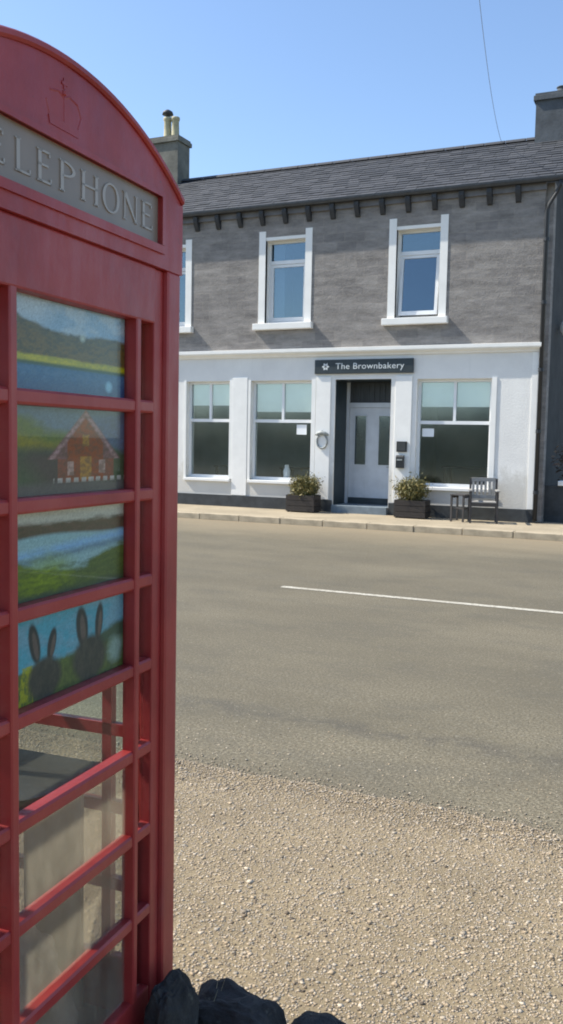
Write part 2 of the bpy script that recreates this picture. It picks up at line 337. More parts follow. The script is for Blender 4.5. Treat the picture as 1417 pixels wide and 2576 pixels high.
# ------------------------------------------------------------------ telephone box
kiosk = tag(empty('telephone_box', (-1.6180, 1.4809, .012), R(3.21)), 'red cast iron telephone box with a domed top and painted panels in its windows', 'telephone box')
HW, P, Z0 = .460, .2112, 1.934          # half width, row pitch, top of the glazing grid
XB = HW - .012                           # face of the glazing bars
ZB = Z0 - 8 * P
def rot4(fn):                            # run fn for each of the four sides with a turn about Z
    for k in range(4): fn(k, k * math.pi / 2)
MB().box(-.475, .475, -.475, .475, -.02, .075, .012).build('base_plinth', 'red', kiosk)
MB().box(-.417, .417, -.417, .417, .077, .10).build('floor_slab', 'floor', kiosk)
# corner posts with a stepped moulding
for sx in (-1, 1):
    for sy in (-1, 1):
        mb = MB()
        a, b = HW, .390
        mb.box(sx * a, sx * b, sy * a, sy * b, .076, 2.06, .010)
        post = mb.build('corner_post', 'red', kiosk)
        mb = MB().box(sx * (HW - .012), sx * (HW - .045), sy * .391, sy * .347, .076, 2.054, .004)
        mb.box(sx * .391, sx * .347, sy * (HW - .012), sy * (HW - .045), .076, 2.054, .004)
        mb.build('post_moulding', 'red', post)
# sides: first side faces the camera (+X), the others are turned copies
def turned(src, k, flip=True):
    if k == 0: return src
    c = src.copy(); col.objects.link(c); c.rotation_euler = (0, 0, k * math.pi / 2); c.parent = src.parent
    if k % 2 and flip: c.scale = (1, -1, 1)
    return c
proto = []
proto.append(MB().box(XB - .03, XB, -.3465, .3465, .0765, ZB + .01, .006).build('kick_panel', 'red', kiosk))
proto.append(MB().box(XB - .03, XB + .004, -.3465, .3465, Z0 - .012, 2.055, .005).build('head_rail', 'red', kiosk))
for k in range(1, 8):
    z = Z0 - P * k; mb = MB()
    mb.prism([(XB - .028, z - .016), (XB - .004, z - .015), (XB, z - .010), (XB, z + .010), (XB - .004, z + .015), (XB - .028, z + .016)], 'y', -.3468, .3468)
    proto.append(mb.build('glazing_bar', 'red', kiosk))
for sy, a, b in ((1, .259, .287), (-1, .169, .199)):
    mb = MB()
    mb.prism([(XB - .028, sy * a), (XB + .001, sy * (a + .003)), (XB + .0035, sy * (a + .007)), (XB + .0035, sy * (b - .007)), (XB + .001, sy * (b - .003)), (XB - .028, sy * b)], 'z', ZB + .008, Z0 - .01)
    proto.append(mb.build('upright_bar', 'red', kiosk))
gx = XB - .020
for k in range(8):
    zt, zb = Z0 - P * k - .014, Z0 - P * (k + 1) + .014
    for (a, b) in ((-.171, .261), (.285, .3485), (-.3485, -.197)):
        proto.append(MB().box(gx - .004, gx, a, b, zb, zt).build('window_pane', 'glass_painted_haze' if k > 4 and b - a > .3 else 'glass_kiosk', kiosk))
for src in list(proto):
    for k in (1, 2, 3): turned(src, k)
# fascia, sign and curved pediment
arcR, arcC = .84, 2.385 - .84
def arc(y): return arcC + math.sqrt(arcR ** 2 - (y + .025) ** 2)
N = 28
proto = []
x0, x1 = HW - .05, HW + .002
sy0, sy1, sz0, sz1 = -.350, .350, 2.108, 2.220
def pediment(hw, sy0):
    # a slab with an opening for the sign and an arched top
    mb = MB()
    mb.prism([(-hw, 2.055), (hw, 2.055), (hw, sz0), (-hw, sz0)], 'x', x0, x1)
    if -hw < sy0 - .004: mb.prism([(-hw, sz0), (sy0, sz0), (sy0, sz1), (-hw, sz1)], 'x', x0, x1)
    mb.prism([(sy1, sz0), (hw, sz0), (hw, sz1), (sy1, sz1)], 'x', x0, x1)
    mb.prism([(-hw, sz1), (hw, sz1)] + [(y, arc(y)) for y in np.linspace(hw, -hw, N + 1)], 'x', x0, x1)
    return mb.build('pediment', 'red', kiosk)
turned(pediment(HW + .002, sy0), 2)
ped = pediment(HW - .0505, -.350); ped.rotation_euler = (0, 0, math.pi / 2); c = ped.copy(); col.objects.link(c); c.rotation_euler = (0, 0, -math.pi / 2)
mb = MB(); ys = np.linspace(-HW + .006, HW - .006, N + 1); v = []
for y in ys:
    for (dx, dz) in ((-.05, -.010), (.006, -.010), (.011, -.005), (.011, .004), (.006, .008), (-.05, .010)): v.append((HW + dx, y, arc(y) + dz))
mb.raw(v, [(i * 6 + k, i * 6 + (k + 1) % 6, (i + 1) * 6 + (k + 1) % 6, (i + 1) * 6 + k) for i in range(N) for k in range(6)] + [(0, 1, 2, 3, 4, 5), tuple(N * 6 + k for k in range(6))[::-1]])
proto.append(mb.build('pediment_moulding', 'red', kiosk))
mb = MB(); xf = HW + .002
for (a, b, c, d) in ((sy0 - .014, sy1 + .014, sz1, sz1 + .012), (sy0 - .014, sy1 + .014, sz0 - .020, sz0 - .001), (sy0 - .014, sy0, sz0, sz1), (sy1, sy1 + .014, sz0, sz1)): mb.box(xf - .004, xf + .006, a, b, c, d)
proto.append(mb.build('sign_frame', 'red', kiosk))
0 and proto.append(MB().prism([(HW - .02, 2.050), (HW + .006, 2.052), (HW + .009, 2.056), (HW + .009, 2.062), (HW + .004, 2.070), (HW - .02, 2.072)], 'y', -HW - .006, HW + .006).build('band_moulding', 'red', kiosk))
sign0 = MB().box(HW - .014, HW - .006, sy0 - .004, sy1 + .004, sz0 - .004, sz1 + .004).build('sign_panel', 'opal', kiosk); 
for src in list(proto):
    for k in (1, 2, 3): turned(src, k)
for k in (1, 2, 3): turned(sign0, k)
def serif_word(word, height, x, z0):
    """roman capitals as thin raised strokes on the plane x, running along +y"""
    out = []; st = height * .16; th = height * .07; sf = height * .11
    def bx(a, b, c, d): mb.box(x, x + .003, a, b, c, d)
    for ch, a, lw in word:
        b = a + lw; h = height; mb = MB(); out.append(mb)
        def stem(c, w_=st): bx(c, c + w_, z0, z0 + h); bx(c - sf * .5, c + w_ + sf * .5, z0, z0 + th * .7); bx(c - sf * .5, c + w_ + sf * .5, z0 + h - th * .7, z0 + h)
        if ch == 'T': stem((a + b - st) / 2); bx(a, b, z0 + h - th, z0 + h); bx(a, a + th, z0 + h - 2.4 * th, z0 + h); bx(b - th, b, z0 + h - 2.4 * th, z0 + h)
        elif ch in 'EL':
            stem(a); bx(a, b, z0, z0 + th); bx(b - th, b, z0, z0 + 2.6 * th)
            if ch == 'E': bx(a, b - .1 * lw, z0 + h - th, z0 + h); bx(b - .1 * lw - th, b - .1 * lw, z0 + h - 2.4 * th, z0 + h); bx(a, b - .25 * lw, z0 + h * .5, z0 + h * .5 + th)
        elif ch == 'H': stem(a); stem(b - st); bx(a, b, z0 + h * .5, z0 + h * .5 + th)
        elif ch == 'N':
            stem(a, th); stem(b - th, th); mb.prism([(a - .1 * lw, z0 + h), (a + st, z0 + h), (b, z0), (b - st * .5, z0)], 'x', x, x + .003)
        elif ch in 'OP':
            if ch == 'P': stem(a); cy, cz, ry, rz, t0, t1 = a + st * .6, z0 + h * .74, lw - st * .6, h * .26, -math.pi / 2, math.pi / 2
            else: cy, cz, ry, rz, t0, t1 = (a + b) / 2, z0 + h / 2, lw * .5, h * .52, 0, 2 * math.pi
            K = 20; v = []
            for q in range(K + 1):
                t = t0 + (t1 - t0) * q / K; wy = ry - st * 1.05 * (.25 + .75 * abs(math.cos(t))); wz = rz - th
                for xx in (x, x + .003): v += [(xx, cy + ry * math.cos(t), cz + rz * math.sin(t)), (xx, cy + max(wy, .1 * ry) * math.cos(t), cz + wz * math.sin(t))]
            mb.raw(v, [f for q in range(K) for f in ((4 * q, 4 * q + 1, 4 * q + 5, 4 * q + 4), (4 * q + 2, 4 * q + 6, 4 * q + 7, 4 * q + 3), (4 * q, 4 * q + 4, 4 * q + 6, 4 * q + 2), (4 * q + 1, 4 * q + 3, 4 * q + 7, 4 * q + 5))])
    return out
lets = serif_word([('T', -.333, .058), ('E', -.255, .042), ('L', -.180, .042), ('E', -.115, .042), ('P', -.043, .050), ('H', .031, .058), ('O', .107, .068), ('N', .195, .054), ('E', .275, .046)], .061, HW - .0065, 2.134)
for q in lets:
    let = q.build('letter', 'sign_letter', sign0)
    for k in (1, 2, 3): turned(let, k, False)
def crown():
    mb = MB(); x, c, z = HW - .0020, -.04, 2.248; d = .0055
    mb.prism([(c - .048, z), (c + .048, z), (c + .052, z + .016), (c - .052, z + .016)], 'x', x, x + d)
    for a in (-1, 1):
        mb.tube([(x, c + a * .048, z + .018), (x, c + a * .058, z + .042), (x, c + a * .046, z + .064), (x, c + a * .018, z + .070), (x, c, z + .062)], .0052, 8)
    mb.tube([(x, c, z + .018), (x, c, z + .062)], .0052, 8)
    mb.lathe([(.002, 0), (.008, .005), (.008, .011), (.002, .016)], (x, c, z + .064), 10)
    mb.box(x, x + d, c - .003, c + .003, z + .080, z + .100); mb.box(x + .0005, x + d + .0005, c - .009, c + .009, z + .087, z + .093)
    return mb.build('crown_emblem', 'red', kiosk)
cr = crown()
for k in (1, 2, 3): turned(cr, k, False)
# sail dome
mb = MB(); n = 20; Rs = math.sqrt(arcR ** 2 + HW ** 2); g = np.linspace(-HW, HW, n + 1)
mb.raw([(x, y, arc(y) + .5 * (arc(x) - arc(HW)) + .004) for x in g for y in g], [(i * (n + 1) + j, (i + 1) * (n + 1) + j, (i + 1) * (n + 1) + j + 1, i * (n + 1) + j + 1) for i in range(n) for j in range(n)])
mb.build('dome', 'red', kiosk, smooth=True)
MB().box(-.43, .43, -.43, .43, 2.01, 2.03).build('ceiling_panel', 'white_smooth', kiosk)
# painted picture panels behind the four upper windows
def picture(name, fn, z0, z1, y0=-.173, y1=.263, nu=150, nv=76):
    me = bpy.data.meshes.new(name); x = gx - .009
    U, V = np.meshgrid(np.linspace(0, 1, nu), np.linspace(0, 1, nv))
    co = np.stack([np.full(U.shape, x), y0 + U * (y1 - y0), z0 + V * (z1 - z0)], -1).reshape(-1, 3)
    vs = [tuple(c) for c in co]
    fs = [(j * nu + i, j * nu + i + 1, (j + 1) * nu + i + 1, (j + 1) * nu + i) for j in range(nv - 1) for i in range(nu - 1)]
    k = len(vs); vs += [(x - .006, y0, z0), (x - .006, y1, z0), (x - .006, y1, z1), (x - .006, y0, z1)]; fs.append((k + 3, k + 2, k + 1, k))
    me.from_pydata(vs, [], fs)
    pc = fn(U.ravel(), V.ravel()); gr = pc.mean(1, keepdims=True); pc = np.clip(gr + (pc - gr) * 1.25, .004, 1) * 1.15; pc *= 1 + .10 * rng.normal(0, 1, (len(pc), 1)); C = np.ones((len(vs), 4)); C[:k, :3] = np.clip(pc, .003, .9); C[k:, :3] = .3
    ca = me.color_attributes.new('paint', 'FLOAT_COLOR', 'POINT'); ca.data.foreach_set('color', C.astype(np.float32).ravel())
    me.materials.append(M['picture']); o = bpy.data.objects.new(name, me); col.objects.link(o); o.parent = kiosk; return o
t = NT('picture_paint'); at = t.add('ShaderNodeVertexColor', layer_name='paint'); t.ln(at.outputs[0], t.b.inputs['Base Color']); t.rough(.5); M['picture'] = t.m
def fbm(u, v, su, sv, seed): return np.array([noise.fractal((a * su + seed, b * sv, seed * 1.7), .6, 2.1, 4) for a, b in zip(u, v)])
def lay(C, mask, colr, soft=1.): mk = np.clip(mask, 0, 1)[:, None] * soft; return C * (1 - mk) + np.array(srgb(*colr)[:3]) * mk
def st(x, e=.012): return np.clip(x / e * .5 + .5, 0, 1)
def pic_loch(u, v):
    nz = fbm(u, v, 6, 6, 1.); n2 = fbm(u, v, 22, 30, 2.); C = np.zeros((len(u), 3)) + np.array(srgb(165, 182, 198)[:3])
    C = lay(C, st(nz + .05, .3), (196, 202, 208)); C = lay(C, st(.13 - np.hypot(u - .18, (v - .9) * .8), .1), (205, 208, 212))
    hill = .70 + .10 * np.exp(-((u + .02) / .16) ** 2) + .03 * np.sin(u * 9) + .02 * nz + .04 * (u < .06)
    C = lay(C, st(hill - v, .02), (112, 92, 56)); C = lay(C, st(hill - .10 - v + .06 * nz, .05), (120, 92, 50)); C = lay(C, st(n2 - .15, .2) * (v < hill), (80, 70, 42), .7)
    C = lay(C, st(.40 - v + .012 * nz), (206, 186, 62)); C = lay(C, st(n2, .3) * (v < .40), (150, 146, 70), .5)
    C = lay(C, st(.33 - v), (70, 86, 62)); C = lay(C, st(.29 - v), (74, 106, 142)); C = lay(C, st(n2, .3) * (v < .28), (96, 124, 152), .6); C = lay(C, st(.12 - v, .1), (66, 84, 122), .8)
    C = lay(C, st(.030 - np.hypot(u - .84, (v - .14) * .5)), (170, 205, 225)); C = lay(C, st(.02 - np.hypot(u - .60, (v - .66) * .6)), (205, 205, 190)); return C
def pic_house(u, v):
    nz = fbm(u, v, 5, 5, 3.); n2 = fbm(u, v, 24, 24, 4.); C = np.zeros((len(u), 3)) + np.array(srgb(120, 132, 146)[:3])
    C = lay(C, st(.98 - .35 * np.abs(u - 1.0) - v, .05) * (u > .55), (104, 112, 134)); C = lay(C, st(.92 - .5 * u - v + .05 * nz, .06), (116, 122, 70))
    C = lay(C, st(.72 - .35 * u - v + .05 * nz, .06), (158, 142, 72)); C = lay(C, st(.55 - .12 * u - v + .03 * nz, .04), (112, 112, 90))
    C = lay(C, st(.50 - v + .05 * nz, .05) * (u > .8), (66, 82, 56)); C = lay(C, st(.30 - np.hypot((u - .28) * .8, v - .22), .08), (84, 70, 66)); C = lay(C, st(.22 - u * .7 - v * .4, .1), (78, 96, 66))
    body = (np.abs(u - .64) < .25) & (v < .50) & (v > .14); C = lay(C, body * 1., (146, 84, 68))
    roof = st(.97 - 1.75 * np.abs(u - .63) - v, .02) * (v > .40); C = lay(C, roof, (140, 98, 96)); rr = st(.90 - 1.85 * np.abs(u - .63) - v, .02) * (v > .14) * (np.abs(u - .63) < .16)
    C = lay(C, rr, (158, 80, 52)); C = lay(C, st(.035 - np.abs(.93 - 1.8 * np.abs(u - .63) - v), .02) * (v > .40), (190, 150, 150))
    for a, b, wd, hh in ((.63, .30, .05, .13), (.50, .30, .03, .08), (.78, .32, .03, .08), (.63, .62, .03, .07)):
        C = lay(C, ((np.abs(u - a) < wd) & (np.abs(v - b) < hh)) * 1., (196, 150, 84) if a == .63 else (206, 178, 170), .75)
    C = lay(C, st(n2 - .1, .3) * (body | (roof > .5)), (110, 58, 44), .5)
    C = lay(C, (np.abs(v - .17) < .03) * (u > .36) * (np.sin(u * 95) > -.4), (218, 206, 200), .9); C = lay(C, st(.14 - v, .04), (112, 102, 98)); C = lay(C, st(n2, .4), (96, 92, 80), .25); return C
def pic_shore(u, v):
    nz = fbm(u, v, 5, 7, 5.); n2 = fbm(u, v, 14, 26, 6.); C = np.zeros((len(u), 3)) + np.array(srgb(206, 200, 188)[:3])
    C = lay(C, st(.86 - .05 * u + .10 * np.clip(u - .8, 0, 1) + .03 * nz - v, .03), (104, 82, 66)); C = lay(C, st(n2, .3) * (v < .84), (84, 76, 56), .6)
    C = lay(C, st(.68 + .03 * np.sin(5 * u) - v, .02), (168, 192, 194)); C = lay(C, st(.045 - np.abs(v - .54 - .10 * (u - .5)) + .02 * n2, .04), (160, 192, 226)); C = lay(C, st(.03 - np.abs(v - .47 - .10 * (u - .5)) + .02 * n2, .04), (104, 124, 142), .8)
    C = lay(C, st(.36 + .09 * np.cos(u * 6.3) + .05 * nz - v, .03), (96, 108, 56)); C = lay(C, st(.17 - np.hypot(u - .30, (v - .20) * .8) + .05 * nz, .12), (138, 152, 44)); C = lay(C, st(n2 + .02, .3) * (v < .36), (72, 88, 46), .55); C = lay(C, st(.07 - v + .04 * nz, .05), (70, 82, 60)); return C
def pic_hares(u, v):
    nz = fbm(u, v, 5, 5, 7.); n2 = fbm(u, v, 34, 7, 8.); C = np.zeros((len(u), 3)) + np.array(srgb(104, 168, 186)[:3])
    C = lay(C, st(nz, .4), (138, 170, 186), .8); C = lay(C, st(.62 - .4 * (1 - u) + .03 * nz - v, .03) * (u > .72), (62, 84, 66)); C = lay(C, st(.40 + .04 * nz - v, .03), (92, 104, 58)); C = lay(C, st(n2, .25) * (v < .40), (66, 80, 44), .7)
    C = lay(C, st(n2 + .1, .2) * (v < .44) * (u < .2), (172, 168, 72), .9)
    def ear(C, x, y, a, l, wd, c):
        du, dv = (u - x), (v - y) * .46; p = du * math.sin(a) + dv * math.cos(a); q = du * math.cos(a) - dv * math.sin(a)
        return lay(C, st(1 - (p / l) ** 2 - (q / wd) ** 2, .25), c)
    for x, y, a, l, wd in ((.21, .66, -.22, .108, .040), (.345, .60, .26, .085, .033), (.60, .68, -.14, .112, .052), (.755, .68, .12, .105, .036)):
        C = ear(C, x, y, a, l, wd, (40, 42, 46)); C = ear(C, x + .008, y - .03, a, l * .72, wd * .45, (104, 88, 84))
    for x, y, r_ in ((.29, .24, .13), (.67, .28, .15)):
        C = lay(C, st(1 - ((u - x) / r_) ** 2 - ((v - y) / (r_ * 1.8)) ** 2, .3), (50, 50, 50)); C = lay(C, st(n2 - .05, .3) * (np.hypot((u - x) / r_, (v - y) / (r_ * 1.8)) < 1), (84, 78, 72), .5)
    C = lay(C, st(.07 - np.hypot(u - .91, (v - .28) * .5) + .02 * nz, .03), (150, 168, 160)); return C
pics = [('loch scene: dark hillside, yellow shore line, blue water', pic_loch), ('red gabled cottage with a white fence in hill country', pic_house), ('pale shore scene with teal water and green foreground', pic_shore), ('two hares with tall dark ears against a blue sky', pic_hares)]
for k, (lb, fn) in enumerate(pics):
    o = picture('painted_panel', fn, Z0 - P * (k + 1) + .012, Z0 - P * k - .012); o['label'] = 'painted ' + lb
# fittings inside the box
sh = []
for q in range(0, 9): t_ = q / 8 * math.pi / 2; sh.append((.03 + .20 * math.sin(t_), .21 - .20 * math.cos(t_)))
poly = [(-.34, .01)] + sh + [(.23, .37), (-.34, .37)]
MB().prism(poly, 'z', .745, .785).build('shelf', 'shelf', kiosk, (-.045, -.045, 0))
MB().box(-.02, .165, .350, .364, .10, .744).build('backing_board', 'board', kiosk, (-.045, -.045, 0))
MB().box(-.417, -.407, -.385, .385, .10, 1.30).build('rear_panel', 'board', kiosk)
#bar = MB().tube([(XB + .004, -.245, 1.06), (XB + .05, -.245, 1.06), (XB + .05, -.245, .90), (XB + .004, -.245, .90)], .008, 8).build('door_handle', 'black_metal', kiosk)

# slumped sack inside the box on the floor
def blob(name, c, r, mat, label, cat, seed, sub=3, rough_=.18, flat=.0, group=None):
    bm = bmesh.new(); bmesh.ops.create_icosphere(bm, subdivisions=sub, radius=1)
    for q in bm.verts:
        n = q.co.normalized(); n = Vector([math.copysign(abs(a_) ** .58, a_) for a_ in n]) if cat == 'stone' else n; k = 1 + rough_ * noise.noise(n * 1.7 + Vector((seed, 0, 0))) + rough_ * .55 * noise.noise(n * 4.3 + Vector((0, seed, 0))) + rough_ * .15 * noise.noise(n * 11)
        q.co = Vector((n.x * r[0] * k, n.y * r[1] * k, n.z * r[2] * k))
        if q.co.z < -r[2] * flat: q.co.z = -r[2] * flat
    me = bpy.data.meshes.new(name); bm.to_mesh(me); bm.free(); me.materials.append(M[mat])
    o = bpy.data.objects.new(name, me); col.objects.link(o); o.location = c; return tag(o, label, cat, group)
s = blob('plastic_sack', (-1.55, 1.58, .112 + .20 * .7), (.26, .24, .20), 'sack', 'pale grey plastic sack slumped on the floor inside the telephone box', 'sack', 4.2, 5, .20, .7)
s.data.polygons.foreach_set('use_smooth', [True] * len(s.data.polygons))

# dark stones at the foot of the box
for (x, y, rx, ry, rz, sd, lb) in ((-1.116, 1.84, .042, .085, .200, 1.3, 'upright dark grey stone touching the corner of the telephone box'), (-1.015, 2.00, .135, .080, .128, 5.1, 'long dark stone in the middle of the row beside the telephone box'), (-.74, 2.045, .150, .080, .100, 9.7, 'low dark stone at the far end of the row from the telephone box')):
    o = blob('edging_stone', (x, y, .012 + rz * .45), (rx, ry, rz), 'rock', lb, 'stone', sd, 5, .13, .6, 'dark stones beside the telephone box')
    o.rotation_euler = (0, 0, R(-6))
def blades(name, c, n, h, spread, mat, label, cat, wid=.004, seed=1, lean=.5, group=None):
    r = random.Random(seed); mb = MB()
    for _ in range(n):
        a = r.uniform(0, 6.28); d = spread * math.sqrt(r.random()); x, y = c[0] + d * math.cos(a), c[1] + d * math.sin(a)
        l = h * r.uniform(.55, 1.1); b = r.uniform(0, 6.28); ln = r.uniform(.1, lean) * l; dx, dy = math.cos(b), math.sin(b); px, py = -dy * wid, dx * wid; k = len(mb.v); seg = 3
        vv = []
        for i in range(seg + 1):
            t_ = i / seg; wv = 1 - t_ * .85; q = (x + dx * ln * t_ * t_, y + dy * ln * t_ * t_, c[2] + l * (t_ - .18 * t_ * t_ * lean)); vv += [(q[0] + px * wv, q[1] + py * wv, q[2]), (q[0] - px * wv, q[1] - py * wv, q[2])]
        mb.raw(vv, [(2 * i, 2 * i + 1, 2 * i + 3, 2 * i + 2) for i in range(seg)])
    o = mb.build(name, mat, off=c, fix=False); o.location = c; return tag(o, label, cat, group)
blades('grass_tuft', (-1.085, 1.99, .012), 9, .23, .015, 'dry_grass', 'dry pale grass stems growing between two dark stones', 'grass', .0035, 5, .25)

# ------------------------------------------------------------------ the shop building
XL, XR, YF, ZG = -13.75, -2.8, 18.2, .12
OFF = ((XL + XR) / 2, YF, ZG)
shop = tag(empty('shop_building', OFF), 'two storey grey stone building with a white painted shop front and slate roof', 'building')
def bp(mb, name, mat, parent=None, **kw): return mb.build(name, mat, parent or shop, OFF, **kw)
GW = [(-12.9, -11.45), (-10.78, -9.64), (-9.1, -7.61), (-5.24, -3.69)]      # ground floor windows
DR = (-7.06, -5.80)
WZ0, WZ1 = .76, 2.99
UW = [(-11.81, -10.85), (-8.80, -7.84), (-5.78, -4.85)]
UZ0, UZ1 = 4.25, 6.14
T = .36
def wall_with_openings(z0, z1, ops, y0, y1, x0=XL, x1=XR):
    mb = MB(); cur = x0
    for (a, b, c, d) in sorted(ops):
        if a > cur: mb.box(cur, a, y0, y1, z0, z1)
        if c > z0: mb.box(a, b, y0, y1, z0, c)
        if d < z1: mb.box(a, b, y0, y1, d, z1)
        cur = b
    mb.box(cur, x1, y0, y1, z0, z1); return mb
ops = [(a, b, WZ0, WZ1) for a, b in GW] + [(DR[0], DR[1], ZG, 3.0)]
lower = bp(wall_with_openings(ZG, 3.52, ops, YF, YF + T), 'shop_front_wall', 'white_wall')
upper = bp(wall_with_openings(3.52, 6.80, [(a, b, UZ0, UZ1) for a, b in UW], YF + .02, YF + T), 'upper_wall', 'grey_wall')
mb = MB()                                                              # gables and rear wall
YR = 23.6; RY, RZ = 20.9, 8.46
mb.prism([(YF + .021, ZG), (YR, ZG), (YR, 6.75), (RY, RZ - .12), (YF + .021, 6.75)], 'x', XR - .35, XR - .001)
bp(mb, 'gable_wall', 'shaded_gable')
bp(MB().prism([(YF + .021, ZG), (YR, ZG), (YR, 6.75), (RY, RZ - .12), (YF + .021, 6.75)], 'x', XL + .001, XL + .35), 'gable_wall', 'grey_wall')
bp(MB().box(XL + .36, XR - .36, YR - .3, YR - .002, ZG, 6.7), 'rear_wall', 'grey_wall')
# interior that shows through the glass
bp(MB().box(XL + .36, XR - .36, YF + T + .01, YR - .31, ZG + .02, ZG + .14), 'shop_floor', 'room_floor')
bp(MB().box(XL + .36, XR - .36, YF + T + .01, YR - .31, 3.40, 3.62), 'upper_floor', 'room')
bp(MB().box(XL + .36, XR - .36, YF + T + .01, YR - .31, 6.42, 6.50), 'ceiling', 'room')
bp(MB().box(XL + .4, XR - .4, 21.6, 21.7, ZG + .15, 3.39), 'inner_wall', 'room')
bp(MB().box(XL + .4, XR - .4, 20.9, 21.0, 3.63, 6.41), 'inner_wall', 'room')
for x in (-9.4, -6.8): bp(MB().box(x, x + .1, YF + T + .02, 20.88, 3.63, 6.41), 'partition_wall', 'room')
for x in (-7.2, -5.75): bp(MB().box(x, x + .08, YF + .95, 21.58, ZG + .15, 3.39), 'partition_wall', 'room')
# plinth, cornice, painted margins
mb = MB(); cur = XL - .01
for (a, b) in [DR]:
    mb.box(cur, a - .02, YF - .035, YF + .01, ZG - .02, .38); cur = b + .02
mb.box(cur, XR + .012, YF - .035, YF + .01, ZG - .02, .38); bp(mb, 'plinth', 'plinth')
mb = MB().prism([(YF + .05, 3.50), (YF - .03, 3.50), (YF - .05, 3.535), (YF - .115, 3.575), (YF - .13, 3.60), (YF - .13, 3.665), (YF + .05, 3.690)], 'x', XL - .05, XR + .06)
bp(mb, 'cornice', 'white_smooth')
bp(MB().box(XR - .11, XR + .004, YF - .014, YF + .01, .39, 3.49), 'corner_margin', 'white_smooth')
for a, b in ((-9.56, -9.18), (-7.50, -7.16), (-5.70, -5.34)):
    bp(MB().box(a, b, YF - .022, YF + .01, .39, 3.06, .006), 'pilaster', 'white_smooth')
def plate(mb, x0, x1, y, z0, z1, t=.004): return mb.box(x0, x1, y, y + t, z0, z1)
BL = [2.40, 2.44, 2.30, 2.42]
for k, (a, b) in enumerate(GW):
    yf = YF + .13
    win = bp(MB().box(a, a + .055, yf, yf + .07, WZ0, WZ1).box(b - .055, b, yf, yf + .07, WZ0, WZ1).box(a + .055, b - .055, yf, yf + .07, WZ1 - .06, WZ1).box(a + .055, b - .055, yf, yf + .07, WZ0, WZ0 + .07), 'shop_window', 'white_frame')
    mid = (a + b) / 2
    bp(MB().box(a + .055, b - .055, yf - .005, yf + .07, 2.06, 2.13), 'transom', 'white_frame', win)
    bp(MB().box(mid - .028, mid + .028, yf - .003, yf + .068, 2.13, WZ1 - .06), 'mullion', 'white_frame', win)
    bp(plate(MB(), a + .05, b - .05, yf + .03, WZ0 + .065, 2.065), 'lower_pane', 'glass_shop', win)
    bp(plate(MB(), a + .05, mid - .025, yf + .03, 2.125, WZ1 - .055), 'upper_pane', 'glass_shop', win)
    bp(plate(MB(), mid + .025, b - .05, yf + .03, 2.125, WZ1 - .055), 'upper_pane', 'glass_shop', win)
    bp(plate(MB(), a + .07, mid - .035, yf + .055, BL[k], WZ1 - .065, .006), 'roller_blind', 'blind', win)
    bp(plate(MB(), mid + .035, b - .07, yf + .055, BL[k], WZ1 - .065, .006), 'roller_blind', 'blind', win)
    bp(MB().box(a - .04, b + .04, YF - .06, yf + .06, WZ0 - .07, WZ0 - .004, .01), 'sill', 'white_smooth', win)
    bp(MB().box(b + .001, b + .10, YF - .018, YF + .01, WZ0, WZ1 + .02), 'window_margin', 'white_smooth', win)
    if k != 3: bp(MB().box(a - .06, a - .001, YF - .018, YF + .01, WZ0, WZ1 + .02), 'window_margin', 'white_smooth', win)
# things in the shop windows
pw = tag(MB().box(0, .24, 0, .003, 0, .22).build('window_notice', 'paper'), 'white paper notice inside the window left of the shop door', 'notice', 'paper notices in the shop windows'); pw.location = (-8.02, YF + .15, 1.80)
pw = tag(MB().box(0, .25, 0, .003, 0, .17).build('window_notice', 'paper'), 'white paper notice inside the window right of the shop door', 'notice', 'paper notices in the shop windows'); pw.location = (-5.14, YF + .15, 1.80)
jar = MB().lathe([(.055, 0), (.075, .03), (.08, .17), (.05, .24), (.045, .29), (.055, .30)], seg=18).build('window_jug', 'paper', smooth=True); jar.location = (-8.30, YF + .28, WZ0 + .05)
tag(jar, 'small pale jug on the inner sill of the window left of the door', 'jug')
tb = MB().box(-8.85, -7.75, YF + .21, YF + .36, WZ0 - .03, WZ0 + .05); bp(tb, 'inner_sill', 'white_frame')
for (x0, x1, y0, y1, h_) in ((-10.7, -9.9, 19.4, 20.1, .76), (-9.0, -8.1, 19.6, 20.3, .76), (-5.0, -3.9, 19.5, 20.2, .9)):
    c = tag(empty('cafe_table', ((x0 + x1) / 2, (y0 + y1) / 2, .26)), {-10.7: 'dim table inside the leftmost visible shop window', -9.0: 'dim table inside the window just left of the door', -5.0: 'dim counter table inside the window right of the door'}[x0], 'table', 'tables inside the shop')
    hx, hy = (x1 - x0) / 2, (y1 - y0) / 2
    MB().box(-hx, hx, -hy, hy, h_ - .04, h_, .006).build('table_top', 'dark_timber', c)
    lg = MB().box(-.025, .025, -.025, .025, 0, h_ - .041).build('leg', 'dark_timber', c); lg.location = (-hx + .06, -hy + .06, 0)
    for sx, sy in ((1, -1), (-1, 1), (1, 1)): share(lg, 'leg', (sx * (hx - .06), sy * (hy - .06), 0), c)
